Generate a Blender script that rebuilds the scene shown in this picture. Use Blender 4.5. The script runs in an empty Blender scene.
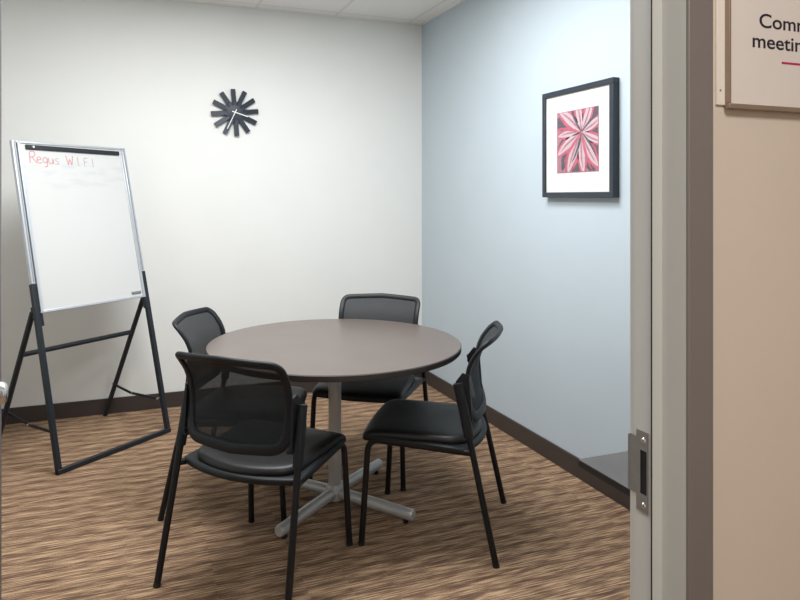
import bpy, bmesh, math, random
from mathutils import Vector, Matrix
random.seed(4)
scene = bpy.context.scene
COL = scene.collection
PI = math.pi

# ------------------------------------------------------------------ materials
def srgb(r, g, b):
    def f(c):
        c /= 255.0
        return c / 12.92 if c <= 0.04045 else ((c + 0.055) / 1.055) ** 2.4
    return (f(r), f(g), f(b), 1.0)

def new_mat(name, color, rough=0.5, metal=0.0, spec=0.5, noise=0.0, nscale=20.0, bump=0.0, bscale=200.0):
    m = bpy.data.materials.new(name)
    m.use_nodes = True
    nt = m.node_tree
    b = nt.nodes['Principled BSDF']
    b.inputs['Base Color'].default_value = color
    b.inputs['Roughness'].default_value = rough
    b.inputs['Metallic'].default_value = metal
    b.inputs['Specular IOR Level'].default_value = spec
    tc = nt.nodes.new('ShaderNodeTexCoord')
    if noise > 0:
        n = nt.nodes.new('ShaderNodeTexNoise')
        n.inputs['Scale'].default_value = nscale
        n.inputs['Detail'].default_value = 4
        nt.links.new(tc.outputs['Object'], n.inputs['Vector'])
        r = nt.nodes.new('ShaderNodeMapRange')
        r.inputs['From Min'].default_value = 0.3
        r.inputs['From Max'].default_value = 0.7
        r.inputs['To Min'].default_value = 1 - noise
        r.inputs['To Max'].default_value = 1 + noise
        nt.links.new(n.outputs['Fac'], r.inputs['Value'])
        v = nt.nodes.new('ShaderNodeVectorMath'); v.operation = 'SCALE'
        v.inputs[0].default_value = color[:3]
        nt.links.new(r.outputs[0], v.inputs['Scale'])
        nt.links.new(v.outputs[0], b.inputs['Base Color'])
    if bump > 0:
        n = nt.nodes.new('ShaderNodeTexNoise')
        n.inputs['Scale'].default_value = bscale
        n.inputs['Detail'].default_value = 3
        nt.links.new(tc.outputs['Object'], n.inputs['Vector'])
        bp = nt.nodes.new('ShaderNodeBump')
        bp.inputs['Strength'].default_value = bump
        bp.inputs['Distance'].default_value = 0.002
        nt.links.new(n.outputs['Fac'], bp.inputs['Height'])
        nt.links.new(bp.outputs[0], b.inputs['Normal'])
    return m

M = {}
M['white_wall'] = new_mat('white_wall_paint', srgb(228, 229, 226), 0.75, noise=0.012, nscale=3, bump=0.08)
M['blue_wall'] = new_mat('blue_wall_paint', srgb(185, 197, 204), 0.6, noise=0.012, nscale=3, bump=0.08)
M['hall_wall'] = new_mat('hall_wall_paint', srgb(216, 205, 192), 0.7, noise=0.012, nscale=3, bump=0.08)
M['base'] = new_mat('dark_brown_vinyl', srgb(62, 54, 51), 0.45, noise=0.06, nscale=8)
M['frame_paint'] = new_mat('satin_grey_frame_paint', srgb(198, 200, 197), 0.42, noise=0.02, nscale=4, bump=0.05)
M['casing'] = new_mat('taupe_casing_paint', srgb(124, 118, 116), 0.38, noise=0.03, nscale=4)
M['door'] = new_mat('dark_door_laminate', srgb(84, 74, 78), 0.5, noise=0.08, nscale=6)
M['steel'] = new_mat('brushed_steel', srgb(138, 138, 136), 0.42, 0.35, noise=0.06, nscale=60)
M['bright_steel'] = new_mat('bright_steel', srgb(215, 215, 215), 0.25, 0.9, noise=0.03, nscale=40)
M['hole'] = new_mat('dark_cavity', srgb(14, 14, 16), 0.8, noise=0.1)
M['laminate'] = new_mat('dark_walnut_laminate', srgb(94, 83, 77), 0.32, spec=0.7, noise=0.06, nscale=5)
M['lam_edge'] = new_mat('dark_edge_band', srgb(52, 45, 43), 0.45, noise=0.05)
M['grey_lam'] = new_mat('grey_brown_laminate', srgb(82, 79, 77), 0.45, noise=0.06, nscale=6)
M['black_edge'] = new_mat('black_edge_band', srgb(24, 23, 24), 0.5, noise=0.05)
M['silver'] = new_mat('silver_powder_coat', srgb(184, 184, 182), 0.42, 0.35, noise=0.03, nscale=30)
M['black_metal'] = new_mat('black_powder_coat', srgb(17, 18, 20), 0.45, spec=0.35, noise=0.05, nscale=40)
M['chair_plastic'] = new_mat('black_chair_plastic', srgb(19, 22, 26), 0.5, spec=0.35, noise=0.05, nscale=40, bump=0.05, bscale=600)
M['upholstery'] = new_mat('black_leatherette', srgb(19, 18, 19), 0.45, spec=0.4, noise=0.06, nscale=25, bump=0.12, bscale=350)
M['rubber'] = new_mat('black_rubber', srgb(22, 22, 22), 0.7, noise=0.05)
M['easel_black'] = new_mat('charcoal_easel_tube', srgb(28, 34, 41), 0.45, spec=0.4, noise=0.04, nscale=30)
M['alu'] = new_mat('anodised_aluminium', srgb(196, 200, 205), 0.35, 0.55, noise=0.03, nscale=30)
M['groove'] = new_mat('grey_groove', srgb(140, 146, 152), 0.5, 0.3, noise=0.03)
M['clock'] = new_mat('slate_clock_bars', srgb(45, 54, 64), 0.5, noise=0.04)
M['clock_hand'] = new_mat('white_clock_hand', srgb(235, 235, 235), 0.4, noise=0.01)
M['pic_frame'] = new_mat('slate_picture_frame', srgb(38, 46, 56), 0.42, noise=0.05, nscale=20)
M['mat_board'] = new_mat('cream_mat_board', srgb(214, 214, 210), 0.8, noise=0.008)
M['petal_white'] = new_mat('print_pale', srgb(188, 166, 172), 0.6, noise=0.06, nscale=60)
M['petal_pink'] = new_mat('print_pink', srgb(176, 90, 108), 0.6, noise=0.18, nscale=50)
M['petal_rose'] = new_mat('print_rose', srgb(158, 112, 122), 0.6, noise=0.2, nscale=60)
M['petal_dark'] = new_mat('print_grey', srgb(88, 80, 88), 0.6, noise=0.2, nscale=60)
M['sign_back'] = new_mat('sign_backing', srgb(238, 231, 222), 0.5, noise=0.01)
M['sign_bezel'] = new_mat('sign_bronze_bezel', srgb(156, 138, 122), 0.35, 0.4, noise=0.04)
M['sign_face'] = new_mat('sign_pale_face', srgb(226, 220, 216), 0.35, noise=0.02, nscale=14)
M['ink'] = new_mat('navy_ink', srgb(32, 30, 48), 0.5, noise=0.02)
M['magenta'] = new_mat('magenta_ink', srgb(186, 30, 96), 0.5, noise=0.02)
M['marker_red'] = new_mat('faded_red_marker', srgb(196, 134, 138), 0.5, noise=0.06, nscale=80)
M['marker_grey'] = new_mat('faded_grey_marker', srgb(174, 164, 171), 0.5, noise=0.06, nscale=80)
M['fixture'] = new_mat('fixture_white', srgb(235, 235, 232), 0.5, noise=0.01)

def board_material():
    m = new_mat('whiteboard_enamel', srgb(243, 243, 240), 0.3, spec=0.4)
    nt = m.node_tree; b = nt.nodes['Principled BSDF']
    tc = nt.nodes.new('ShaderNodeTexCoord')
    mp = nt.nodes.new('ShaderNodeMapping'); mp.inputs['Scale'].default_value = (6, 6, 26)
    n = nt.nodes.new('ShaderNodeTexNoise'); n.inputs['Scale'].default_value = 1.0; n.inputs['Detail'].default_value = 3
    nt.links.new(tc.outputs['Object'], mp.inputs['Vector']); nt.links.new(mp.outputs[0], n.inputs['Vector'])
    r = nt.nodes.new('ShaderNodeMapRange')
    r.inputs['From Min'].default_value = 0.5; r.inputs['From Max'].default_value = 0.72
    nt.links.new(n.outputs['Fac'], r.inputs['Value'])
    # smudges of wiped writing only in a band under the heading (local height along the board)
    sp = nt.nodes.new('ShaderNodeSeparateXYZ'); nt.links.new(tc.outputs['Object'], sp.inputs[0])
    w = nt.nodes.new('ShaderNodeMapRange'); w.interpolation_type = 'SMOOTHSTEP'
    w.inputs['From Min'].default_value = 1.50; w.inputs['From Max'].default_value = 1.58
    nt.links.new(sp.outputs['Z'], w.inputs['Value'])
    w2 = nt.nodes.new('ShaderNodeMapRange'); w2.interpolation_type = 'SMOOTHSTEP'
    w2.inputs['From Min'].default_value = 1.72; w2.inputs['From Max'].default_value = 1.66
    nt.links.new(sp.outputs['Z'], w2.inputs['Value'])
    mu = nt.nodes.new('ShaderNodeMath'); mu.operation = 'MULTIPLY'
    nt.links.new(r.outputs[0], mu.inputs[0]); nt.links.new(w.outputs[0], mu.inputs[1])
    mu2 = nt.nodes.new('ShaderNodeMath'); mu2.operation = 'MULTIPLY'
    nt.links.new(mu.outputs[0], mu2.inputs[0]); nt.links.new(w2.outputs[0], mu2.inputs[1])
    mx = nt.nodes.new('ShaderNodeMix'); mx.data_type = 'RGBA'
    mx.inputs['A'].default_value = srgb(202, 203, 201); mx.inputs['B'].default_value = srgb(190, 192, 196)
    nt.links.new(mu2.outputs[0], mx.inputs['Factor'])
    nt.links.new(mx.outputs['Result'], b.inputs['Base Color'])
    return m
M['board'] = board_material()

def mesh_fabric():
    m = new_mat('black_mesh_weave', srgb(20, 25, 30), 0.65, spec=0.3, noise=0.05, nscale=60)
    nt = m.node_tree; b = nt.nodes['Principled BSDF']; out = nt.nodes['Material Output']
    tr = nt.nodes.new('ShaderNodeBsdfTransparent')
    mx = nt.nodes.new('ShaderNodeMixShader')
    tc = nt.nodes.new('ShaderNodeTexCoord')
    ck = nt.nodes.new('ShaderNodeTexNoise'); ck.inputs['Scale'].default_value = 900
    nt.links.new(tc.outputs['Object'], ck.inputs['Vector'])
    r = nt.nodes.new('ShaderNodeMapRange')
    r.inputs['From Min'].default_value = 0.35; r.inputs['From Max'].default_value = 0.65
    r.inputs['To Min'].default_value = 0.84; r.inputs['To Max'].default_value = 1.0
    nt.links.new(ck.outputs['Fac'], r.inputs['Value'])
    nt.links.new(r.outputs[0], mx.inputs[0])
    nt.links.new(tr.outputs[0], mx.inputs[1]); nt.links.new(b.outputs[0], mx.inputs[2])
    nt.links.new(mx.outputs[0], out.inputs['Surface'])
    return m
M['mesh'] = mesh_fabric()

def math_node(nt, op, a, b=None, c=None):
    n = nt.nodes.new('ShaderNodeMath'); n.operation = op
    for i, v in enumerate((a, b, c)):
        if v is None: continue
        if isinstance(v, (int, float)): n.inputs[i].default_value = v
        else: nt.links.new(v, n.inputs[i])
    return n.outputs[0]

def carpet_material():
    m = new_mat('striped_carpet', srgb(160, 130, 98), 0.95, spec=0.15)
    nt = m.node_tree; b = nt.nodes['Principled BSDF']
    tc = nt.nodes.new('ShaderNodeTexCoord')
    sp = nt.nodes.new('ShaderNodeSeparateXYZ'); nt.links.new(tc.outputs['Object'], sp.inputs[0])
    X, Y = sp.outputs['X'], sp.outputs['Y']
    def noise(sx, sy, detail=2.0, off=0.0):
        cb = nt.nodes.new('ShaderNodeCombineXYZ')
        nt.links.new(math_node(nt, 'MULTIPLY_ADD', X, sx, off), cb.inputs[0])
        nt.links.new(math_node(nt, 'MULTIPLY_ADD', Y, sy, off * 1.7), cb.inputs[1])
        n = nt.nodes.new('ShaderNodeTexNoise'); n.inputs['Scale'].default_value = 1.0
        n.inputs['Detail'].default_value = detail
        nt.links.new(cb.outputs[0], n.inputs['Vector'])
        return n.outputs['Fac']
    # short columns across the stripes, each shifted a little along Y: the woven, scalloped rhythm
    colid = math_node(nt, 'FLOOR', math_node(nt, 'MULTIPLY', X, 1 / 0.16))
    wn = nt.nodes.new('ShaderNodeTexWhiteNoise'); wn.noise_dimensions = '1D'
    nt.links.new(colid, wn.inputs['W'])
    frac = math_node(nt, 'FRACT', math_node(nt, 'MULTIPLY', X, 1 / 0.16))
    arch = math_node(nt, 'MULTIPLY', math_node(nt, 'MULTIPLY', frac, math_node(nt, 'SUBTRACT', 1.0, frac)), 0.045)
    wob = math_node(nt, 'MULTIPLY_ADD', noise(2.2, 5.0, 2, 3.1), 0.06, arch)
    y2 = math_node(nt, 'ADD', Y, math_node(nt, 'MULTIPLY_ADD', wn.outputs['Value'], 0.02, wob))
    ph = math_node(nt, 'MULTIPLY', y2, 2 * PI / 0.082)
    wave = math_node(nt, 'MULTIPLY_ADD', math_node(nt, 'SINE', ph), 0.5, 0.5)
    broad = math_node(nt, 'POWER', wave, 2.2)                      # dark brown bands
    fine = noise(8.0, 165.0, 2, 0.0)                                # thin yarn lines
    mid = noise(5.0, 55.0, 2, 9.0)
    def ramp(fac, pts):
        r = nt.nodes.new('ShaderNodeValToRGB')
        while len(r.color_ramp.elements) < len(pts): r.color_ramp.elements.new(0.5)
        for e, (p, c) in zip(r.color_ramp.elements, pts): e.position = p; e.color = c
        nt.links.new(fac, r.inputs['Fac']); return r.outputs['Color']
    speck = noise(160.0, 240.0, 1, 5.0)
    val = math_node(nt, 'ADD', math_node(nt, 'MULTIPLY_ADD', broad, -0.125, 0.05),
                    math_node(nt, 'ADD', math_node(nt, 'MULTIPLY_ADD', fine, 1.10, -.25),
                              math_node(nt, 'ADD', math_node(nt, 'MULTIPLY', mid, 0.22), math_node(nt, 'MULTIPLY', speck, 0.20))))
    col = ramp(val, [(0.33, srgb(90, 69, 56)), (0.46, srgb(116, 92, 74)), (0.55, srgb(139, 113, 90)), (0.67, srgb(178, 149, 119))])
    nt.links.new(col, b.inputs['Base Color'])
    bp = nt.nodes.new('ShaderNodeBump'); bp.inputs['Strength'].default_value = 0.35; bp.inputs['Distance'].default_value = 0.004
    nt.links.new(val, bp.inputs['Height']); nt.links.new(bp.outputs[0], b.inputs['Normal'])
    return m
M['carpet'] = carpet_material()

def ceiling_material():
    m = new_mat('ceiling_tiles', srgb(228, 226, 222), 0.9, spec=0.2)
    nt = m.node_tree; b = nt.nodes['Principled BSDF']
    tc = nt.nodes.new('ShaderNodeTexCoord')
    mp = nt.nodes.new('ShaderNodeMapping'); mp.inputs['Location'].default_value = (-0.27, 0.10, 0)
    nt.links.new(tc.outputs['Object'], mp.inputs['Vector'])
    sp = nt.nodes.new('ShaderNodeSeparateXYZ'); nt.links.new(mp.outputs[0], sp.inputs[0])
    fx = math_node(nt, 'FRACT', math_node(nt, 'MULTIPLY', sp.outputs['X'], 1 / 0.61))
    fy = math_node(nt, 'FRACT', math_node(nt, 'MULTIPLY', sp.outputs['Y'], 1 / 1.22))
    gx = math_node(nt, 'LESS_THAN', fx, 0.04); gy = math_node(nt, 'LESS_THAN', fy, 0.02)
    g = math_node(nt, 'MAXIMUM', gx, gy)
    n = nt.nodes.new('ShaderNodeTexNoise'); n.inputs['Scale'].default_value = 70; n.inputs['Detail'].default_value = 5
    nt.links.new(tc.outputs['Object'], n.inputs['Vector'])
    mx = nt.nodes.new('ShaderNodeMix'); mx.data_type = 'RGBA'
    mx.inputs['A'].default_value = srgb(233, 231, 228); mx.inputs['B'].default_value = srgb(243, 241, 238)
    nt.links.new(n.outputs['Fac'], mx.inputs['Factor'])
    mx2 = nt.nodes.new('ShaderNodeMix'); mx2.data_type = 'RGBA'
    nt.links.new(mx.outputs['Result'], mx2.inputs['A']); mx2.inputs['B'].default_value = srgb(224, 223, 220)
    nt.links.new(g, mx2.inputs['Factor'])
    nt.links.new(mx2.outputs['Result'], b.inputs['Base Color'])
    bp = nt.nodes.new('ShaderNodeBump'); bp.inputs['Strength'].default_value = 0.5; bp.inputs['Distance'].default_value = 0.006
    nt.links.new(g, bp.inputs['Height']); nt.links.new(bp.outputs[0], b.inputs['Normal'])
    return m
M['ceiling'] = ceiling_material()

# ------------------------------------------------------------------ mesh helpers
def obj(name, bm, mat, parent=None, smooth=True, angle=40, bevel=0.0):
    me = bpy.data.meshes.new(name)
    bmesh.ops.recalc_face_normals(bm, faces=bm.faces)
    bm.to_mesh(me); bm.free()
    mats = mat if isinstance(mat, (list, tuple)) else [mat]
    for m in mats: me.materials.append(m)
    if smooth:
        for p in me.polygons: p.use_smooth = True
        try: me.set_sharp_from_angle(angle=math.radians(angle))
        except Exception: pass
    o = bpy.data.objects.new(name, me)
    COL.objects.link(o)
    if parent is not None: o.parent = parent
    if bevel > 0:
        b = o.modifiers.new('bevel', 'BEVEL'); b.width = bevel; b.segments = 2; b.limit_method = 'ANGLE'
        b.angle_limit = math.radians(35)
    return o

def tag(o, label=None, cat=None, group=None, kind=None):
    if label: o['label'] = label
    if cat: o['category'] = cat
    if group: o['group'] = group
    if kind: o['kind'] = kind
    return o

def empty(name, loc, rz=0.0):
    o = bpy.data.objects.new(name, None); COL.objects.link(o)
    o.location = loc; o.rotation_euler = (0, 0, rz); o.empty_display_size = 0.1
    return o

def box(bm, x0, x1, y0, y1, z0, z1, mi=0):
    vs = [bm.verts.new((x, y, z)) for x in (x0, x1) for y in (y0, y1) for z in (z0, z1)]
    fs = [(0, 1, 3, 2), (4, 6, 7, 5), (0, 4, 5, 1), (2, 3, 7, 6), (0, 2, 6, 4), (1, 5, 7, 3)]
    for f in fs:
        fc = bm.faces.new([vs[i] for i in f]); fc.material_index = mi

def obox(bm, c, ax, ay, az, hx, hy, hz, mi=0):
    """box from centre, three axes and half sizes"""
    c = Vector(c); ax = Vector(ax); ay = Vector(ay); az = Vector(az)
    vs = [bm.verts.new(c + ax * (hx * i) + ay * (hy * j) + az * (hz * k)) for i in (-1, 1) for j in (-1, 1) for k in (-1, 1)]
    for f in [(0, 1, 3, 2), (4, 6, 7, 5), (0, 4, 5, 1), (2, 3, 7, 6), (0, 2, 6, 4), (1, 5, 7, 3)]:
        fc = bm.faces.new([vs[i] for i in f]); fc.material_index = mi

def bar(bm, a, b, w, h, up=(0, 0, 1), mi=0):
    """rectangular bar from a to b, w across, h along up"""
    a = Vector(a); b = Vector(b); d = (b - a); L = d.length; d.normalize()
    up = Vector(up); side = d.cross(up).normalized(); u2 = side.cross(d).normalized()
    obox(bm, (a + b) / 2, d, side, u2, L / 2, w / 2, h / 2, mi)

def smooth_path(pts, r=0.04, n=6):
    """round the corners of a polyline"""
    pts = [Vector(p) for p in pts]; out = [pts[0]]
    for i in range(1, len(pts) - 1):
        p, a, b = pts[i], pts[i - 1], pts[i + 1]
        da = (a - p); db = (b - p); rr = min(r, da.length * .49, db.length * .49)
        s = p + da.normalized() * rr; e = p + db.normalized() * rr
        for k in range(n + 1):
            t = k / n
            out.append(s * (1 - t) ** 2 + p * 2 * t * (1 - t) + e * t * t)
    out.append(pts[-1]); return out

def tube(bm, pts, r, seg=14, closed=False, sect=None, upv=None, cap=True, mi=0):
    """sweep a circle (or an (a,b) ellipse in frame side/up) along pts"""
    pts = [Vector(p) for p in pts]; n = len(pts); rings = []
    prev = None
    for i in range(n):
        if closed: t = (pts[(i + 1) % n] - pts[i - 1])
        else: t = pts[min(i + 1, n - 1)] - pts[max(i - 1, 0)]
        t.normalize()
        if upv is not None:
            u = Vector(upv[i]) if isinstance(upv, list) else Vector(upv)
            u = (u - t * u.dot(t)).normalized()
        elif prev is None:
            u = Vector((0, 0, 1)) if abs(t.z) < .9 else Vector((1, 0, 0))
            u = (u - t * u.dot(t)).normalized()
        else:
            u = (prev - t * prev.dot(t)).normalized()
        prev = u; s = t.cross(u)
        a, b = sect if sect else ((r[i], r[i]) if isinstance(r, list) else (r, r))
        ring = []
        for k in range(seg):
            c, d = math.cos(2 * PI * k / seg), math.sin(2 * PI * k / seg)
            if sect:   # superellipse for softer rectangular section
                c = math.copysign(abs(c) ** .65, c); d = math.copysign(abs(d) ** .65, d)
            ring.append(bm.verts.new(pts[i] + s * (a * c) + u * (b * d)))
        rings.append(ring)
    m = n if closed else n - 1
    for i in range(m):
        A, B = rings[i], rings[(i + 1) % n]
        for k in range(seg):
            f = bm.faces.new([A[k], A[(k + 1) % seg], B[(k + 1) % seg], B[k]]); f.material_index = mi
    if cap and not closed:
        bm.faces.new(rings[0][::-1]).material_index = mi; bm.faces.new(rings[-1]).material_index = mi

def lathe(bm, prof, seg=48, c=(0, 0, 0), axis='Z', mi=0):
    rings = []
    def P(r, h, a):
        x, y = r * math.cos(a), r * math.sin(a)
        if axis == 'Z': return Vector((x, y, h)) + Vector(c)
        if axis == 'X': return Vector((h, x, y)) + Vector(c)
        return Vector((x, h, y)) + Vector(c)
    for r, h in prof:
        if r < 1e-6: rings.append([bm.verts.new(P(0, h, 0))])
        else: rings.append([bm.verts.new(P(r, h, 2 * PI * k / seg)) for k in range(seg)])
    for A, B in zip(rings, rings[1:]):
        for k in range(seg):
            k2 = (k + 1) % seg
            if len(A) == 1 and len(B) == 1: continue
            if len(A) == 1: f = bm.faces.new([A[0], B[k2], B[k]])
            elif len(B) == 1: f = bm.faces.new([A[k], A[k2], B[0]])
            else: f = bm.faces.new([A[k], A[k2], B[k2], B[k]])
            f.material_index = mi
    if len(rings[0]) > 1: bm.faces.new(rings[0][::-1])
    if len(rings[-1]) > 1: bm.faces.new(rings[-1])

def prism(bm, poly, z0, z1, mi=0):
    A = [bm.verts.new((x, y, z0)) for x, y in poly]; B = [bm.verts.new((x, y, z1)) for x, y in poly]
    n = len(poly)
    bm.faces.new(A[::-1]).material_index = mi; bm.faces.new(B).material_index = mi
    for k in range(n):
        bm.faces.new([A[k], A[(k + 1) % n], B[(k + 1) % n], B[k]]).material_index = mi

def bmn(): return bmesh.new()

# ------------------------------------------------------------------ dimensions
XB, YB, HC = 2.239, 4.900, 2.876          # blue wall, back wall, ceiling
XL = -1.35                                 # left wall
YH, YW, YR = 0.810, 0.825, 0.922          # casing face, hall face of wall, room face of wall
XJ = 0.834                                 # latch-side reveal
XHL, XHR, YHB = -1.35, 2.9, -1.6           # hallway

# ------------------------------------------------------------------ setting
def struct(name, bm, m, bevel=0.0, smooth=False):
    o = obj(name, bm, m, None, smooth, bevel=bevel); o['kind'] = 'structure'; return o

b = bmn(); box(b, XL - .1, XHR + .1, YHB - .1, YB + .1, -.1, 0); struct('floor', b, M['carpet'])
b = bmn(); box(b, XL - .1, XHR + .1, YHB - .1, YB + .1, HC, HC + .1); struct('ceiling', b, M['ceiling'])
b = bmn(); box(b, XL - .1, XB + .1, YB, YB + .1, 0, HC); struct('wall_back', b, M['white_wall'])
b = bmn(); box(b, XB, XB + .1, YR - .02, YB, 0, HC); struct('wall_right', b, M['blue_wall'])
b = bmn(); box(b, XL - .1, XL, YHB, YB, 0, HC); struct('wall_left', b, M['white_wall'])
# wall with the doorway: hall side beige, room side white
XD0, XD1, ZD = -0.205, XJ + .022, 2.13
b = bmn()
for (x0, x1, z0, z1) in ((XL, XD0, 0, HC), (XD1, XHR, 0, HC), (XD0, XD1, ZD, HC)):
    box(b, x0, x1, YW, YR, z0, z1)
b.faces.ensure_lookup_table(); b.normal_update()
for f in b.faces:
    c = f.calc_center_median()
    f.material_index = 1 if abs(c.y - YR) < 1e-4 else 0
struct('wall_front', b, [M['hall_wall'], M['white_wall']])
b = bmn(); box(b, XHL, XHR, YHB - .1, YHB, 0, HC); struct('wall_hall_rear', b, M['hall_wall'])
b = bmn(); box(b, XHR, XHR + .1, YHB, YW, 0, HC); struct('wall_hall_right', b, M['hall_wall'])

HB = 0.105
def baseboard(name, x0, x1, y0, y1):
    b = bmn(); box(b, x0, x1, y0, y1, 0, HB); struct(name, b, M['base'], bevel=.003)
baseboard('baseboard_back', XL, XB, YB - .012, YB)
baseboard('baseboard_right', XB - .012, XB, YR, YB - .012)
baseboard('baseboard_left', XL, XL + .012, YR, YB - .012)
baseboard('baseboard_front', XJ + .10, XB - .012, YR, YR + .012)
# white wall angle where ceiling tiles meet the walls
b = bmn()
box(b, XL, XB, YB - .022, YB, HC - .004, HC); box(b, XB - .022, XB, YR, YB - .022, HC - .004, HC)
struct('trim_1', b, M['fixture'])

# door frame (latch jamb, hinge jamb, head), with the strike plate
def jamb_profile(xj, sgn):
    """plan outline; sgn=+1 latch side (material on +X side)"""
    p = [(0.0, YH + .006), (0.0, .866), (-.020, .866), (-.020, .8695), (-.014, .8705), (-.014, .9167), (-.0115, .9175), (-.0115, .9276),
         (.050, .9276), (.050, YR), (.022, YR), (.022, YH + .006)]
    return [(xj + sgn * x, y) for x, y in p]
XJL = -.175
b = bmn(); prism(b, jamb_profile(XJ, 1), 0, 2.13)
prism(b, jamb_profile(XJL, -1), 0, 2.13)
box(b, XJL + .02, XJ - .02, .866, .8695, 2.07, 2.13); box(b, XJL - .02, XJ + .02, YH + .006, .9276, 2.09, 2.13)
frame = struct('trim_2', b, M['frame_paint'])
b = bmn()
box(b, XJ + .0005, XJ + .052, YH, YW, 0, 2.145)
box(b, XJL - .052, XJL, YH, YW, 0, 2.145)
box(b, XJL - .052, XJ + .052, YH, YW, 2.145, 2.195)
b2 = bmn(); box(b2, XJ - .0207, XJ - .0185, .8668, .8691, 0, 2.07)
obj('door_seal', b2, M['rubber'], frame, smooth=False)
o = obj('casing', b, M['casing'], frame, smooth=True, bevel=.0015)
# strike plate lies on the rabbet, plane x = XJ-.014
XS = XJ - .014
b = bmn()
poly = [(.8815, .951), (.9075, .951), (.9075, .979), (.9155, .982), (.9155, 1.071), (.9075, 1.074), (.9075, 1.088), (.8815, 1.088)]
hole = [(.8835, .981), (.899, .981), (.899, 1.0555), (.8835, 1.0555)]
def plate(b, x0, x1):
    # frame around hole as boxes
    box(b, x0, x1, .8815, .9075, 0.951, .981); box(b, x0, x1, .8815, .9075, 1.0555, 1.088)
    box(b, x0, x1, .8815, .8835, .981, 1.0555); box(b, x0, x1, .899, .9075, .981, 1.0555)
plate(b, XS - .0022, XS + .002)
strike = obj('strike_plate', b, M['steel'], frame, smooth=False)
b = bmn()
# curved lip bending away at the room side
ring = [(.9075, XS - .0022), (.914, XS - .0022), (.920, XS - .0024), (.9265, XS - .0034)]
for (y0, xa), (y1, xb) in zip(ring, ring[1:]):
    vs = [b.verts.new(v) for v in [(xa, y0, .977), (xb, y1, .980), (xb, y1, 1.073), (xa, y0, 1.076),
                                   (xa + .002, y0, .977), (xb + .002, y1, .980), (xb + .002, y1, 1.073), (xa + .002, y0, 1.076)]]
    for f in [(0, 1, 2, 3), (7, 6, 5, 4), (0, 4, 5, 1), (2, 6, 7, 3), (0, 3, 7, 4), (1, 5, 6, 2)]: b.faces.new([vs[i] for i in f])
obj('lip', b, M['steel'], strike)
b = bmn(); box(b, XS - .0012, XS + .0018, .8836, .8989, .9812, 1.0553)
obj('latch_hole', b, M['hole'], strike, smooth=False)
for z in (1.0725, .9625):
    b = bmn()
    lathe(b, [(0, -.0022), (.0012, -.0022), (.0014, -.0038), (.0040, -.0036), (.0052, -.0022), (.0052, 0)], 20, (XS, .8905, z), 'X')
    obj('screw', b, M['bright_steel'], strike)

# open door leaf, seen only as its grazing hall face at the left edge of the doorway
A0 = Vector((-.1895, .975)); A1 = Vector((-.2905, 1.865))
d = (A1 - A0).normalized(); nrm = Vector((-d.y, d.x))     # points to -X
leaf = empty('door_1', (A0.x, A0.y, 0)); leaf['kind'] = 'structure'
b = bmn()
L = (A1 - A0).length
def Wd(s, t): p = d * s + nrm * t; return p
poly = [Wd(0, 0), Wd(L, 0), Wd(L, .044), Wd(0, .044)]
prism(b, [(p.x, p.y) for p in poly], .012, 2.065)
obj('door_panel', b, M['door'], leaf, smooth=False)
b = bmn()
lathe(b, [(0, -.017), (.010, -.0165), (.020, -.0145), (.0255, -.008), (.027, 0)], 28)
rot = Vector((0, 0, 1)).rotation_difference(Vector((nrm.x, nrm.y, 0))).to_matrix()
bmesh.ops.rotate(b, verts=b.verts, cent=(0, 0, 0), matrix=rot)
p = Wd(L - .075, 0); bmesh.ops.translate(b, verts=b.verts, vec=(p.x, p.y, 1.018))
obj('lock_rose', b, M['bright_steel'], leaf)

# ------------------------------------------------------------------ round table
TX, TY, TH, TR = .9474, 3.0876, .780, .610
t = empty('round_table', (TX, TY, 0), math.radians(38.6))
tag(t, 'round dark brown laminate meeting table on a silver cross base, ringed by four black chairs', 'table')
b = bmn()
lathe(b, [(0, TH - .028), (TR - .004, TH - .028), (TR, TH - .024), (TR, TH - .004), (TR - .004, TH), (TR - .02, TH), (0, TH)], 128)
o = obj('tabletop', b, [M['laminate'], M['lam_edge']], t, angle=30)
for p in o.data.polygons:
    c = p.center
    if math.hypot(c.x, c.y) > TR - .003 and abs(p.normal.z) < .95: p.material_index = 1
b = bmn(); lathe(b, [(.031, .06), (.031, TH - .034)], 32); obj('column', b, M['silver'], t)
b = bmn(); lathe(b, [(.16, TH - .034), (.16, TH - .0282)], 32)
for k in range(4):
    a = k * PI / 2
    bar(b, (0, 0, TH - .042), (.26 * math.cos(a), .26 * math.sin(a), TH - .036), .04, .014)
obj('mounting_plate', b, M['black_metal'], t)
b = bmn(); lathe(b, [(.034, .018), (.042, .022), (.042, .080), (.034, .090), (.0312, .094)], 32); obj('hub', b, M['silver'], t)
for k in range(4):
    a = k * PI / 2; c, s = math.cos(a), math.sin(a)
    b = bmn()
    pts = [(.03, .052), (.12, .051), (.26, .048), (.395, .043), (.424, .0425), (.430, .0425)]
    rr = [.027, .027, .0265, .026, .0255, .021]
    tube(b, [(x * c, x * s, z) for x, z in pts], rr, 20)
    leg = obj('leg', b, M['silver'], t)
    b = bmn(); lathe(b, [(.012, 0), (.0135, .003), (.0135, .012), (.008, .015), (.008, .024)], 18, (.390 * c, .390 * s, 0))
    obj('foot', b, M['rubber'], leg)

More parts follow.
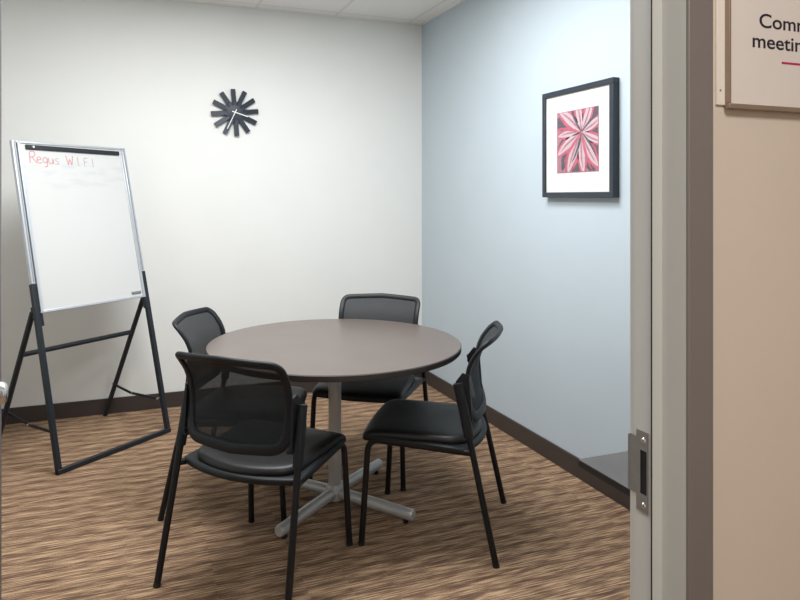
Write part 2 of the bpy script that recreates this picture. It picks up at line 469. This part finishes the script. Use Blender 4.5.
# ------------------------------------------------------------------ chairs
def lerp_tab(tab, z):
    if z <= tab[0][0]: return tab[0][1]
    for (a, va), (c, vc) in zip(tab, tab[1:]):
        if z <= c:
            k = (z - a) / (c - a); k = k * k * (3 - 2 * k) if False else k
            return va + (vc - va) * k
    return tab[-1][1]
EDGE = [(.520, -.190), (.56, -.175), (.62, -.163), (.68, -.157), (.73, -.158), (.78, -.168), (.82, -.187), (.86, -.219), (.91, -.276)]
BULGE = .030
def back_pt(u, z):
    s = max(-1, min(1, u / .24))
    return Vector((u, lerp_tab(EDGE, z) - BULGE * (1 - s * s), z))
def back_outline():
    """rounded outline of the backrest in (u,z), counter-clockwise from bottom middle"""
    wb, wt, z0, z1 = .216, .228, .548, .893
    P = [Vector((0, 0, z0)), Vector((wb, 0, z0 + .012)), Vector((wt, 0, z1 - .010)), Vector((0, 0, z1)), Vector((-wt, 0, z1 - .010)), Vector((-wb, 0, z0 + .012))]
    def arc(p, a, c, r, n=8):
        da = (a - p).normalized() * r; dc = (c - p).normalized() * r
        return [(p + da) * (1 - t) ** 2 + p * 2 * t * (1 - t) + (p + dc) * t * t for t in [k / n for k in range(n + 1)]]
    def line(a, c, n): return [a + (c - a) * (k / n) for k in range(1, n)]
    out = []
    c1 = arc(P[1], P[0], P[2], .06); c2 = arc(P[2], P[1], P[3], .032)
    c3 = arc(P[4], P[3], P[5], .032); c4 = arc(P[5], P[4], P[0], .06)
    out += [P[0]] + line(P[0], c1[0], 5) + c1 + line(c1[-1], c2[0], 12) + c2 + line(c2[-1], P[3], 5)
    out += [P[3]] + line(P[3], c3[0], 5) + c3 + line(c3[-1], c4[0], 12) + c4 + line(c4[-1], P[0], 5)
    return out
def seat_outline(front_w, rear_w, vf, vr, bulge, rf=.07, rr=.05):
    P = [Vector((-front_w, vf, 0)), Vector((-rear_w, vr, 0)), Vector((rear_w, vr, 0)), Vector((front_w, vf, 0))]
    def arc(p, a, c, r, n=7):
        da = (a - p).normalized() * r; dc = (c - p).normalized() * r
        return [(p + da) * (1 - t) ** 2 + p * 2 * t * (1 - t) + (p + dc) * t * t for t in [k / n for k in range(n + 1)]]
    def line(a, c, n): return [a + (c - a) * (k / n) for k in range(1, n)]
    a0 = arc(P[0], P[3], P[1], rf); a1 = arc(P[1], P[0], P[2], rr); a2 = arc(P[2], P[1], P[3], rr); a3 = arc(P[3], P[2], P[0], rf)
    pts = a0 + line(a0[-1], a1[0], 8) + a1 + line(a1[-1], a2[0], 10) + a2 + line(a2[-1], a3[0], 8) + a3 + line(a3[-1], a0[0], 10)
    for p in pts:
        if p.y < (vr + vf) / 2 and abs(p.x) < rear_w:
            k = max(0, (vr + .06 - p.y) / .06); p.y -= bulge * (1 - (p.x / rear_w) ** 2) * min(1, k)
        if p.y > vf - .05: p.y += .018 * (1 - (p.x / front_w) ** 2)
    return pts
def loft(bm, outline, levels, zfun, center):
    """levels: list of (inset, z). inset scales towards the centre"""
    rings = []
    for inset, z in levels:
        ring = []
        for p in outline:
            q = p - center; L = max(q.length, 1e-6); k = max(0.0, (L - inset) / L)
            w = center + q * k
            ring.append(bm.verts.new((w.x, w.y, z + zfun(w.x, w.y))))
        rings.append(ring)
    n = len(outline)
    for A, B in zip(rings, rings[1:]):
        for k in range(n): bm.faces.new([A[k], A[(k + 1) % n], B[(k + 1) % n], B[k]])
    for ring, z, flip in ((rings[0], levels[0][1], True), (rings[-1], levels[-1][1], False)):
        c = bm.verts.new((center.x, center.y, z + zfun(center.x, center.y)))
        for k in range(n):
            f = [ring[k], ring[(k + 1) % n], c]
            bm.faces.new(f[::-1] if flip else f)
def seat_drop(u, v):
    k = max(0, (v - .17) / .12); return -.016 * k * k - .010 * (1 - min(1, (u / .24) ** 2)) * (1 - k if k < 1 else 0)

FOOT_R = lambda s: Vector((s * .2875, -.285, 0))
POST_T = lambda s: Vector((s * .259, -.129, .714))
def post_at(s, z): return FOOT_R(s).lerp(POST_T(s), z / .714)

def make_chair():
    root = empty('mesh_back_chair', (0, 0, 0))
    # seat pan: plastic tray under the cushion, its rear corners reach the posts
    b = bmn(); ol = seat_outline(.244, .270, .274, -.158, .066, .035, .014)
    loft(b, ol, [(.03, .424), (.006, .430), (0, .436), (0, .449), (.004, .453), (.03, .453)], lambda u, v: .016 * (v + .15) / .42 - .008 * max(0, (v - .17) / .1) ** 2, Vector((0, .04, 0)))
    obj('seat_pan', b, M['chair_plastic'], root, angle=50)
    b = bmn(); ol = seat_outline(.246, .236, .286, -.138, .066, .034, .06)
    loft(b, ol, [(.03, .450), (.006, .452), (0, .459), (.002, .473), (.009, .483), (.022, .488), (.06, .491), (.14, .492)], seat_drop, Vector((0, .05, 0)))
    obj('seat', b, M['upholstery'], root, angle=60)
    # legs
    for s in (-1, 1):
        b = bmn()
        path = smooth_path([(s * .250, .285, 0), (s * .236, .258, .449), (s * .256, -.150, .436), (s * .268, -.182, .440)], .055, 8)
        tube(b, path, .0132, 16)
        lg = obj('leg', b, M['black_metal'], root)
        b = bmn(); tube(b, [(s * .2502, .2853, 0), (s * .2496, .2842, .012)], .0142, 16); obj('glide', b, M['rubber'], lg)
        b = bmn(); tube(b, [post_at(s, z) for z in (0, .2, .44, .60, .705)], .0132, 16)
        lg = obj('leg', b, M['black_metal'], root)
        b = bmn(); tube(b, [post_at(s, 0), post_at(s, .012)], .0142, 16); obj('glide', b, M['rubber'], lg)
    # backrest
    ol = back_outline(); pts = [back_pt(p.x, p.z) for p in ol]
    n = len(pts); ups = []
    for p in ol:
        ups.append(Vector((p.x * -1.2, 1, .5 if p.z > .78 else -.1)))
    b = bmn(); rings = []
    # frame: wider band at the foot and the sides, soft section
    cen = Vector((0, 0, .715))
    for i in range(n):
        p = pts[i]; o2 = ol[i]
        t_ = (pts[(i + 1) % n] - pts[i - 1]).normalized()
        u = (ups[i] - t_ * ups[i].dot(t_)).normalized(); sd = t_.cross(u)
        k = max(0, min(1, (.70 - o2.z) / .12))
        a = .0150 + .0065 * k; bb = .0090 + .003 * k
        ring = []
        for j in range(12):
            c, d_ = math.cos(2 * PI * j / 12), math.sin(2 * PI * j / 12)
            c = math.copysign(abs(c) ** .7, c); d_ = math.copysign(abs(d_) ** .7, d_)
            ring.append(b.verts.new(p + sd * (a * c) + u * (bb * d_)))
        rings.append(ring)
    for i in range(n):
        A, B = rings[i], rings[(i + 1) % n]
        for j in range(12): b.faces.new([A[j], A[(j + 1) % 12], B[(j + 1) % 12], B[j]])
    bf = obj('backrest_frame', b, M['chair_plastic'], root, angle=50)
    b = bmn(); K = 7; prev = None
    for k in range(K):
        f = 1 - k / K
        ring = []
        for p in ol:
            u_ = p.x * f; z_ = cen.z + (p.z - cen.z) * f
            ring.append(b.verts.new(back_pt(u_, z_) + Vector((0, -.001, 0))))
        if prev:
            for i in range(n): b.faces.new([prev[i], prev[(i + 1) % n], ring[(i + 1) % n], ring[i]])
        prev = ring
    c = b.verts.new(back_pt(0, cen.z))
    for i in range(n): b.faces.new([prev[i], prev[(i + 1) % n], c])
    obj('mesh_panel', b, M['mesh'], root, angle=80)
    for s in (-1, 1):
        b = bmn()
        z0, z1 = .505, .718
        dirn = (post_at(s, z1) - post_at(s, z0)).normalized()
        tube(b, [post_at(s, z0), post_at(s, z0 + .012), post_at(s, z1 - .006), post_at(s, z1)], 0, 16, sect=(.0165, .0205), upv=Vector((0, 1, 0)))
        for k in range(7):
            z = .556 + k * .0225
            p = post_at(s, z); q = back_pt(s * .226, z)
            bar(b, p, q, .020, .009)
        # shoulder plate running from the post up into the side of the back
        pl = [(-.113, .690), (-.118, .722), (-.144, .757), (-.172, .750), (-.186, .560), (-.168, .560), (-.150, .66)]
        for (u0, u1) in ((.2375, .2465),):
            A = [b.verts.new((s * u0, v_, z_)) for v_, z_ in pl]; B = [b.verts.new((s * (u1 + .004 * (z_ < .75)), v_, z_)) for v_, z_ in pl]
            b.faces.new(A); b.faces.new(B[::-1])
            for k in range(len(pl)): b.faces.new([A[k], A[(k + 1) % len(pl)], B[(k + 1) % len(pl)], B[k]])
        obj('back_bracket', b, M['chair_plastic'], root, angle=50)
    return root

def copy_tree(o, parent=None):
    c = o.copy(); COL.objects.link(c)
    if parent is not None: c.parent = parent
    for ch in [x for x in bpy.data.objects if x.parent == o]: copy_tree(ch, c)
    return c

chair0 = make_chair()
CH = [(.512, 2.66, -44.5, 'black mesh-back chair nearest the doorway, its back turned towards the camera'),
      (.530, 3.325, -117.0, 'black mesh-back chair on the easel side of the table, mostly behind the nearest chair'),
      (1.315, 2.719, 55.6, 'black mesh-back chair seen from its side at the right of the table'),
      (1.269, 3.468, 144.8, 'black mesh-back chair behind the table by the room corner, facing the camera')]
for i, (x, y, a, lab) in enumerate(CH):
    o = chair0 if i == 0 else copy_tree(chair0)
    o.location = (x, y, 0); o.rotation_euler = (0, 0, math.radians(a))
    tag(o, lab, 'chair', 'chairs around the round table')

# ------------------------------------------------------------------ whiteboard easel
EA = Vector((-.338, 3.915, 0)); EBp = Vector((.244, 4.374, 0))
e = (EBp - EA).normalized(); ez = math.atan2(e.y, e.x); EW = (EBp - EA).length
easel = empty('whiteboard_easel', EA, ez)
tag(easel, 'folding whiteboard easel with silver-framed white board on black legs by the white wall', 'whiteboard easel')
KL = .243                                   # lean: local +Y is back, z up
up = Vector((0, KL, 1)).normalized(); fw = Vector((0, -1, KL)).normalized()
def BP(u, z, off=0.0): return Vector((u, KL * z, z)) + fw * off
T = .028
for s, u in (('l', 0.0), ('r', EW)):
    b = bmn(); bar(b, BP(u, .002), BP(u, 1.0), T, T, up=fw)
    # slide clamp on the inner side
    sg = 1 if s == 'l' else -1
    bar(b, BP(u + sg * .022, .77, .002), BP(u + sg * .022, .985, .002), .014, T * .8, up=fw)
    lg = obj('front_leg', b, M['easel_black'], easel, smooth=True, bevel=.003)
    b = bmn(); bar(b, BP(u, 1.0), BP(u, 1.806), T - .004, T - .004, up=fw)
    obj('upright', b, M['alu'], easel, smooth=True, bevel=.003)
    b = bmn(); bar(b, BP(u + .003 * sg, 1.01, .0125), BP(u + .003 * sg, 1.80, .0125), .006, .003, up=fw)
    obj('groove', b, M['groove'], bpy.data.objects[easel.children[-1].name], smooth=False)
b = bmn(); bar(b, (-.014, 0, .015), (EW + .014, 0, .015), .026, .026)
obj('floor_bar', b, M['easel_black'], easel, smooth=True, bevel=.003)
# board
b = bmn()
ZB0, ZB1 = .845, 1.795
obox(b, (BP(EW / 2, (ZB0 + ZB1) / 2, .006)), (1, 0, 0), up, fw, EW / 2 - .034, (ZB1 - ZB0) / 2 * math.sqrt(1 + KL * KL), .006)
obj('board', b, M['board'], easel, smooth=True, bevel=.001)
b = bmn()
for u in (.0255, EW - .0255):
    bar(b, BP(u, ZB0, .007), BP(u, ZB1 + .004, .007), .018, .022, up=fw)
bar(b, BP(.012, ZB1, .007), BP(EW - .012, ZB1, .007), .022, .014, up=up)
bar(b, BP(.016, ZB0, .007), BP(EW - .016, ZB0, .007), .022, .014, up=up)
obj('board_frame', b, M['alu'], easel, smooth=True, bevel=.002)
b = bmn()
bar(b, BP(EW * .085, 1.768, .018), BP(EW * .935, 1.764, .018), .012, .026, up=up)
clamp = obj('clamp_bar', b, M['easel_black'], easel, smooth=True, bevel=.002)
for f in (.14,):
    b = bmn(); p = BP(EW * f, 1.767, .026)
    tube(b, [p - fw * .004, p + fw * .004], .007, 14); obj('clamp_screw', b, M['alu'], clamp)
# marker clip bottom right
b = bmn(); bar(b, BP(EW * .845, .875, .017), BP(EW * .935, .875, .017), .012, .012, up=up)
obj('pen_clip', b, M['groove'], easel, smooth=True, bevel=.002)
# rear legs, hinged behind the front legs
for u, sg in ((0.0, 1), (EW, -1)):
    top = BP(u - sg * .006, .85, -.026); ft = Vector((u + sg * .0, .615, .003))
    b = bmn(); tube(b, [ft, ft.lerp(top, .5), top], .0155, 14)
    obox(b, BP(u, .85, -.016), (1, 0, 0), up, fw, .012, .03, .014)
    obj('rear_leg', b, M['easel_black'], easel)
    # folding spreader with a rivet in its middle
    b = bmn(); p0 = Vector((u + sg * .018, .075, .205)); k = (.235) / .85
    p1 = ft.lerp(top, k) + Vector((sg * .016, 0, 0)); pm = p0.lerp(p1, .55) + Vector((sg * .004, 0, -.018))
    bar(b, p0, pm, .004, .016); bar(b, pm + Vector((sg * .004, 0, 0)), p1 + Vector((sg * .004, 0, 0)), .004, .016)
    st = obj('spreader', b, M['easel_black'], easel, smooth=False)
    for q in (p0, pm, p1):
        b = bmn(); tube(b, [q - Vector((.008, 0, 0)), q + Vector((.010, 0, 0))], .006, 12)
        obj('rivet', b, M['bright_steel'], st)
rl = Vector((0, .615, .003)).lerp(BP(0, .85, -.026), .60 / .85)
b = bmn(); tube(b, [(-.01, rl.y, rl.z), (EW + .01, rl.y, rl.z)], .0145, 14)
obj('crossbar', b, M['easel_black'], easel)
# faded handwriting: strokes in letter boxes (x, y in 0..1)
GL = {
 'R': [[(0, 0), (.05, 1.0), (.45, 1.05), (.6, .8), (.4, .55), (.08, .5)], [(.25, .52), (.65, 0)]],
 'e': [[(0, .35), (.5, .42), (.42, .68), (.12, .66), (0, .32), (.18, .02), (.55, .1)]],
 'g': [[(.5, .62), (.15, .66), (0, .35), (.18, .08), (.5, .2), (.52, .66), (.5, -.25), (.1, -.3)]],
 'u': [[(0, .66), (.04, .12), (.3, .02), (.48, .25), (.52, .66), (.54, .02)]],
 's': [[(.48, .62), (.12, .62), (.1, .42), (.44, .28), (.42, .06), (.02, .04)]],
 'W': [[(0, 1), (.18, 0), (.38, .7), (.58, 0), (.8, 1)]],
 'I': [[(.1, 1), (.1, 0)]],
 'F': [[(0, 0), (0, 1), (.5, 1)], [(0, .52), (.38, .54)]],
}
def ribbon(b, pts, w, off=.0125):
    pts = [Vector((p[0], p[1], 0)) for p in pts]; vs = []
    for i, p in enumerate(pts):
        t_ = (pts[min(i + 1, len(pts) - 1)] - pts[max(i - 1, 0)]).normalized(); s_ = Vector((-t_.y, t_.x, 0)) * w
        row = []
        for q in (p - s_, p + s_):
            row.append(b.verts.new(BP(q.x, q.y, off)))
        vs.append(row)
    for A, B in zip(vs, vs[1:]): b.faces.new([A[0], A[1], B[1], B[0]])
def write(b, word, u0, z0, h, adv, w=.0028):
    x = u0
    for ch in word:
        if ch == ' ': x += adv * .9; continue
        for st in GL[ch]:
            pts = smooth_path([(x + px_ * h * .95, z0 + py_ * h, 0) for px_, py_ in st], h * .16, 3)
            ribbon(b, pts, w)
        x += adv * (1.45 if ch == 'W' else (.75 if ch in 'I' else 1.0))
bd = [c for c in easel.children if c.name.startswith('board') and 'frame' not in c.name][0]
words = [('R', .102, .074, 'red'), ('e', .148, .064, 'red'), ('g', .186, .064, 'red'), ('u', .226, .064, 'red'), ('s', .268, .064, 'grey'),
         ('W', .350, .066, 'red'), ('I', .428, .062, 'grey'), ('F', .480, .058, 'grey'), ('I', .538, .058, 'grey')]
for ch, u0, h, tone in words:
    b = bmn(); write(b, ch, .080 + (u0 - .102) * .93, 1.676 - .02 * (u0 - .1), h * .92, .05)
    obj('written_letter', b, M['marker_red' if tone == 'red' else 'marker_grey'], bd, smooth=False)

# ------------------------------------------------------------------ wall clock
CX, CZ = .738, 2.098
clock = empty('wall_clock', (CX, YB, CZ))
tag(clock, 'dark starburst wall clock with white hands on the white wall', 'clock')
b = bmn(); lathe(b, [(.080, -.004), (.080, -.018), (.074, -.022), (0, -.022)], 40, (0, 0, 0), 'Y')
obj('clock_body', b, M['clock'], clock)
for k in range(12):
    a = math.radians(90 + 5 - 30 * k); c, s = math.cos(a), math.sin(a)
    rad = Vector((c, 0, s)); tan = Vector((-s, 0, c))
    b = bmn()
    # bar slightly twisted out of plane like a folded ribbon
    n_ = Vector((0, -1, 0)); tw = (tan * math.cos(.28) + n_ * math.sin(.28)); nn = rad.cross(tw)
    obox(b, rad * .113 + Vector((0, -.019, 0)), rad, tw, nn, .058, .0175, .0035)
    obj('hour_bar', b, M['clock'], clock, smooth=True, bevel=.001)
def hand(name, ang, l0, l1, w, off):
    a = math.radians(ang); rad = Vector((math.cos(a), 0, math.sin(a))); tan = Vector((-math.sin(a), 0, math.cos(a)))
    b = bmn(); obox(b, rad * ((l0 + l1) / 2) + Vector((0, off, 0)), rad, tan, Vector((0, 1, 0)), (l1 - l0) / 2, w, .001)
    obj(name, b, M['clock_hand'], clock, smooth=False)
hand('hour_hand', -17, -.022, .098, .0035, -.031)
hand('minute_hand', -115, -.024, .135, .0027, -.034)
b = bmn(); lathe(b, [(.006, -.022), (.006, -.036), (0, -.036)], 16, (0, 0, 0), 'Y'); obj('hand_pin', b, M['clock_hand'], clock)

# ------------------------------------------------------------------ framed print on the blue wall
XF = 2.200
PY0, PY1, PZ0, PZ1 = 2.598, 3.182, 1.481, 2.064
pic = empty('framed_picture', (XB, (PY0 + PY1) / 2, (PZ0 + PZ1) / 2))
tag(pic, 'square black-framed flower print in pink and grey on the blue wall', 'picture')
hw, hz = (PY1 - PY0) / 2, (PZ1 - PZ0) / 2
fx = XF - XB
b = bmn(); w = .028
box(b, fx, -.001, -hw, hw, hz - w, hz); box(b, fx, -.001, -hw, hw, -hz, -hz + w)
box(b, fx, -.001, -hw, -hw + w, -hz + w, hz - w); box(b, fx, -.001, hw - w, hw, -hz + w, hz - w)
obj('frame', b, M['pic_frame'], pic, smooth=True, bevel=.0015)
b = bmn(); box(b, fx + .010, -.004, -hw + w, hw - w, -hz + w, hz - w)
obj('mat_board', b, M['mat_board'], pic, smooth=False)
# print: seen from -X the picture's left is +Y
ay0, ay1, az0, az1 = 2.712, 3.056, 1.612, 1.942
cy, cz_ = (PY0 + PY1) / 2, (PZ0 + PZ1) / 2
b = bmn(); xp = fx + .009
box(b, xp, xp + .0008, ay0 - cy, ay1 - cy, az0 - cz_, az1 - cz_, 0)
W_, H_ = ay1 - ay0, az1 - az0
def PP(x, y, layer):     # x right, y up in 0..1 within the print
    return Vector((xp - .0003 * layer, ay1 - cy - W_ * x, az0 - cz_ + H_ * y))
def clipped(poly):
    def clip(pts, axis, lim, keep_less):
        out = []
        for i in range(len(pts)):
            p, q = pts[i - 1], pts[i]
            ip = (p[axis] <= lim) if keep_less else (p[axis] >= lim); iq = (q[axis] <= lim) if keep_less else (q[axis] >= lim)
            if ip != iq:
                t_ = (lim - p[axis]) / (q[axis] - p[axis]); out.append((p[0] + (q[0] - p[0]) * t_, p[1] + (q[1] - p[1]) * t_))
            if iq: out.append(q)
        return out
    for ax_, lim, less in ((0, .012, False), (0, .988, True), (1, .012, False), (1, .988, True)):
        poly = clip(poly, ax_, lim, less)
        if len(poly) < 3: return []
    return poly
C0 = (.61, .63)
def petal(ang, L_, wid, mi, layer, r0=.02, bend=0.0):
    a = math.radians(ang); n_ = 12; left, right = [], []
    for k in range(n_ + 1):
        t_ = k / n_; r = r0 + L_ * t_; w_ = wid * math.sin(PI * min(1, t_ * .92 + .04)) ** .8
        aa = a + bend * t_ * t_
        px_, py_ = C0[0] + r * math.cos(aa), C0[1] + r * math.sin(aa)
        nx, ny = -math.sin(aa), math.cos(aa)
        left.append((px_ + nx * w_, py_ + ny * w_ * .9)); right.append((px_ - nx * w_, py_ - ny * w_ * .9))
    poly = clipped(left + right[::-1])
    if len(poly) >= 3:
        f = b.faces.new([b.verts.new(PP(x, y, layer)) for x, y in poly]); f.material_index = mi
PET = [(100, .62, .10), (140, .72, .13), (178, .60, .09), (205, .70, .12), (238, .74, .14), (270, .68, .11), (300, .70, .12), (335, .60, .09), (20, .55, .10), (60, .60, .11)]
for ang, l_, w_ in PET: petal(ang + 14, l_ * 1.05, w_ * 1.1, 3, 1, bend=.2)
for ang, l_, w_ in PET: petal(ang + 3, l_, w_ * 1.05, 1, 2)
for ang, l_, w_ in PET: petal(ang, l_ * .92, w_ * .66, 2, 3, bend=.08)
for ang, l_, w_ in PET: petal(ang - 2, l_ * .8, w_ * .16, 4, 4, bend=.1)
for ang in (128, 252, 318, 40): petal(ang, .5, .022, 3, 5, bend=-.15)
for ang in (165, 222, 285): petal(ang, .62, .03, 1, 5, bend=.12)
obj('print', b, [M['petal_rose'], M['petal_pink'], M['petal_white'], M['petal_dark'], M['petal_rose']], pic, smooth=False)

# ------------------------------------------------------------------ rectangular table at the near right, mostly behind the door frame
SX0, SY1, SZ = 1.1857, 1.5411, .750
st = empty('side_table', ((SX0 + 2.2) / 2, (SY1 + .96) / 2, 0))
tag(st, 'grey-topped rectangular table with black edge, half hidden behind the door frame', 'table')
ox, oy = (SX0 + 2.2) / 2, (SY1 + .96) / 2
b = bmn(); box(b, SX0 - ox, 2.2 - ox, .96 - oy, SY1 - oy, SZ - .004, SZ)
obj('tabletop', b, M['grey_lam'], st, smooth=True, bevel=.0015)
b = bmn(); box(b, SX0 - ox, 2.2 - ox, .96 - oy, SY1 - oy, SZ - .020, SZ - .004)
obj('edge_band', b, M['black_edge'], st, smooth=False)
for sx in (1,):
    b = bmn(); x = 1.80 - ox
    box(b, x - .03, x + .03, -.04, .04, .03, SZ - .020); box(b, x - .25, x + .25, -.03, .03, .012, .04)
    box(b, x - .2, x + .2, -.03, .03, SZ - .034, SZ - .020)
    for xx in (x - .22, x + .22): box(b, xx - .02, xx + .02, -.02, .02, 0, .012)
    obj('pedestal', b, M['silver'], st, smooth=True, bevel=.004)

# ------------------------------------------------------------------ hall sign
SGX0, SGZ0 = .9055, 1.630
sign = empty('wall_sign', (SGX0, YW, SGZ0))
tag(sign, 'bronze-edged room sign with dark lettering on the beige hall wall', 'sign')
b = bmn(); box(b, .0, .40, -.004, 0, .006, .36); obj('backing_plate', b, M['sign_back'], sign, smooth=True, bevel=.001)
b = bmn()
X0, X1 = .0165, .40
box(b, X0, X1, -.0135, -.004, 0, .0085); box(b, X0, X0 + .0045, -.0135, -.004, .0085, .36)
obj('bezel', b, M['sign_bezel'], sign, smooth=True, bevel=.0012)
b = bmn(); box(b, X0 + .0045, X1, -.0105, -.0041, .0085, .36); panel = obj('panel', b, M['sign_face'], sign, smooth=False)
b = bmn(); lathe(b, [(0, -.0043), (.0018, -.0043), (.002, -.004)], 14, (.0075, 0, .030), 'Y'); obj('screw_hole', b, M['steel'], sign)
def text_mesh(name, body, x, z, size, parent, mat, y=-.0108, weight=0.0):
    cu = bpy.data.curves.new(name, 'FONT'); cu.body = body; cu.size = size; cu.offset = weight; cu.extrude = .0002
    cu.space_character = 1.0
    to = bpy.data.objects.new(name + '_tmp', cu); COL.objects.link(to)
    bpy.context.view_layer.update()
    dg = bpy.context.evaluated_depsgraph_get()
    me = bpy.data.meshes.new_from_object(to.evaluated_get(dg))
    bpy.data.objects.remove(to)
    me.transform(Matrix.Diagonal((1.30, 1, 1, 1))); me.transform(Matrix.Rotation(PI / 2, 4, 'X')); me.transform(Matrix.Translation((x, y, z)))
    me.materials.clear(); me.materials.append(mat)
    o = bpy.data.objects.new(name, me); COL.objects.link(o); o.parent = parent
    return o
text_mesh('lettering', 'Community', .0850, .1395, .0335, panel, M['ink'], weight=.0003)
text_mesh('lettering', 'meeting room', .0690, .1050, .0335, panel, M['ink'], weight=.0003)
b = bmn(); box(b, .1385, .235, -.0110, -.0104, .0815, .0850); obj('rule_line', b, M['magenta'], panel, smooth=False)

# ------------------------------------------------------------------ lights
def area(name, loc, size, sy, power, color, spread=PI):
    l = bpy.data.lights.new(name, 'AREA'); l.shape = 'RECTANGLE'; l.size = size; l.size_y = sy
    l.energy = power; l.color = color; l.spread = spread
    o = bpy.data.objects.new(name, l); COL.objects.link(o); o.location = loc
    return o
area('troffer_light_right', (1.12, 2.85, HC - .012), .56, 1.16, 33, (.97, .985, 1.0))
area('troffer_light_left', (.22, 3.05, HC - .012), .56, 1.16, 35, (.97, .985, 1.0))
area('hall_light', (.1, -.5, HC - .012), .9, .56, 28, (1.0, .955, .91))

w = bpy.data.worlds.new('World'); scene.world = w; w.use_nodes = True
w.node_tree.nodes['Background'].inputs[0].default_value = (.8, .85, .9, 1)
w.node_tree.nodes['Background'].inputs[1].default_value = .1

# ------------------------------------------------------------------ camera
F, H0, YAW, PX, EYE = 663.37, 196.62, .3588, 375.46, 1.4854
cam = bpy.data.cameras.new('camera'); co = bpy.data.objects.new('camera', cam); COL.objects.link(co)
cam.sensor_width = 36; cam.sensor_fit = 'HORIZONTAL'; cam.lens = F / 800 * 36
cam.shift_x = (400 - PX) / 800; cam.shift_y = -(300 - H0) / 800
cam.clip_start = .02
co.location = (0, 0, EYE); co.rotation_euler = (PI / 2, 0, -YAW)
scene.camera = co
scene.view_settings.view_transform = 'Standard'
scene.view_settings.look = 'None'
scene.view_settings.gamma = 1
scene.view_settings.use_curve_mapping = False
scene.view_settings.exposure = 0.60
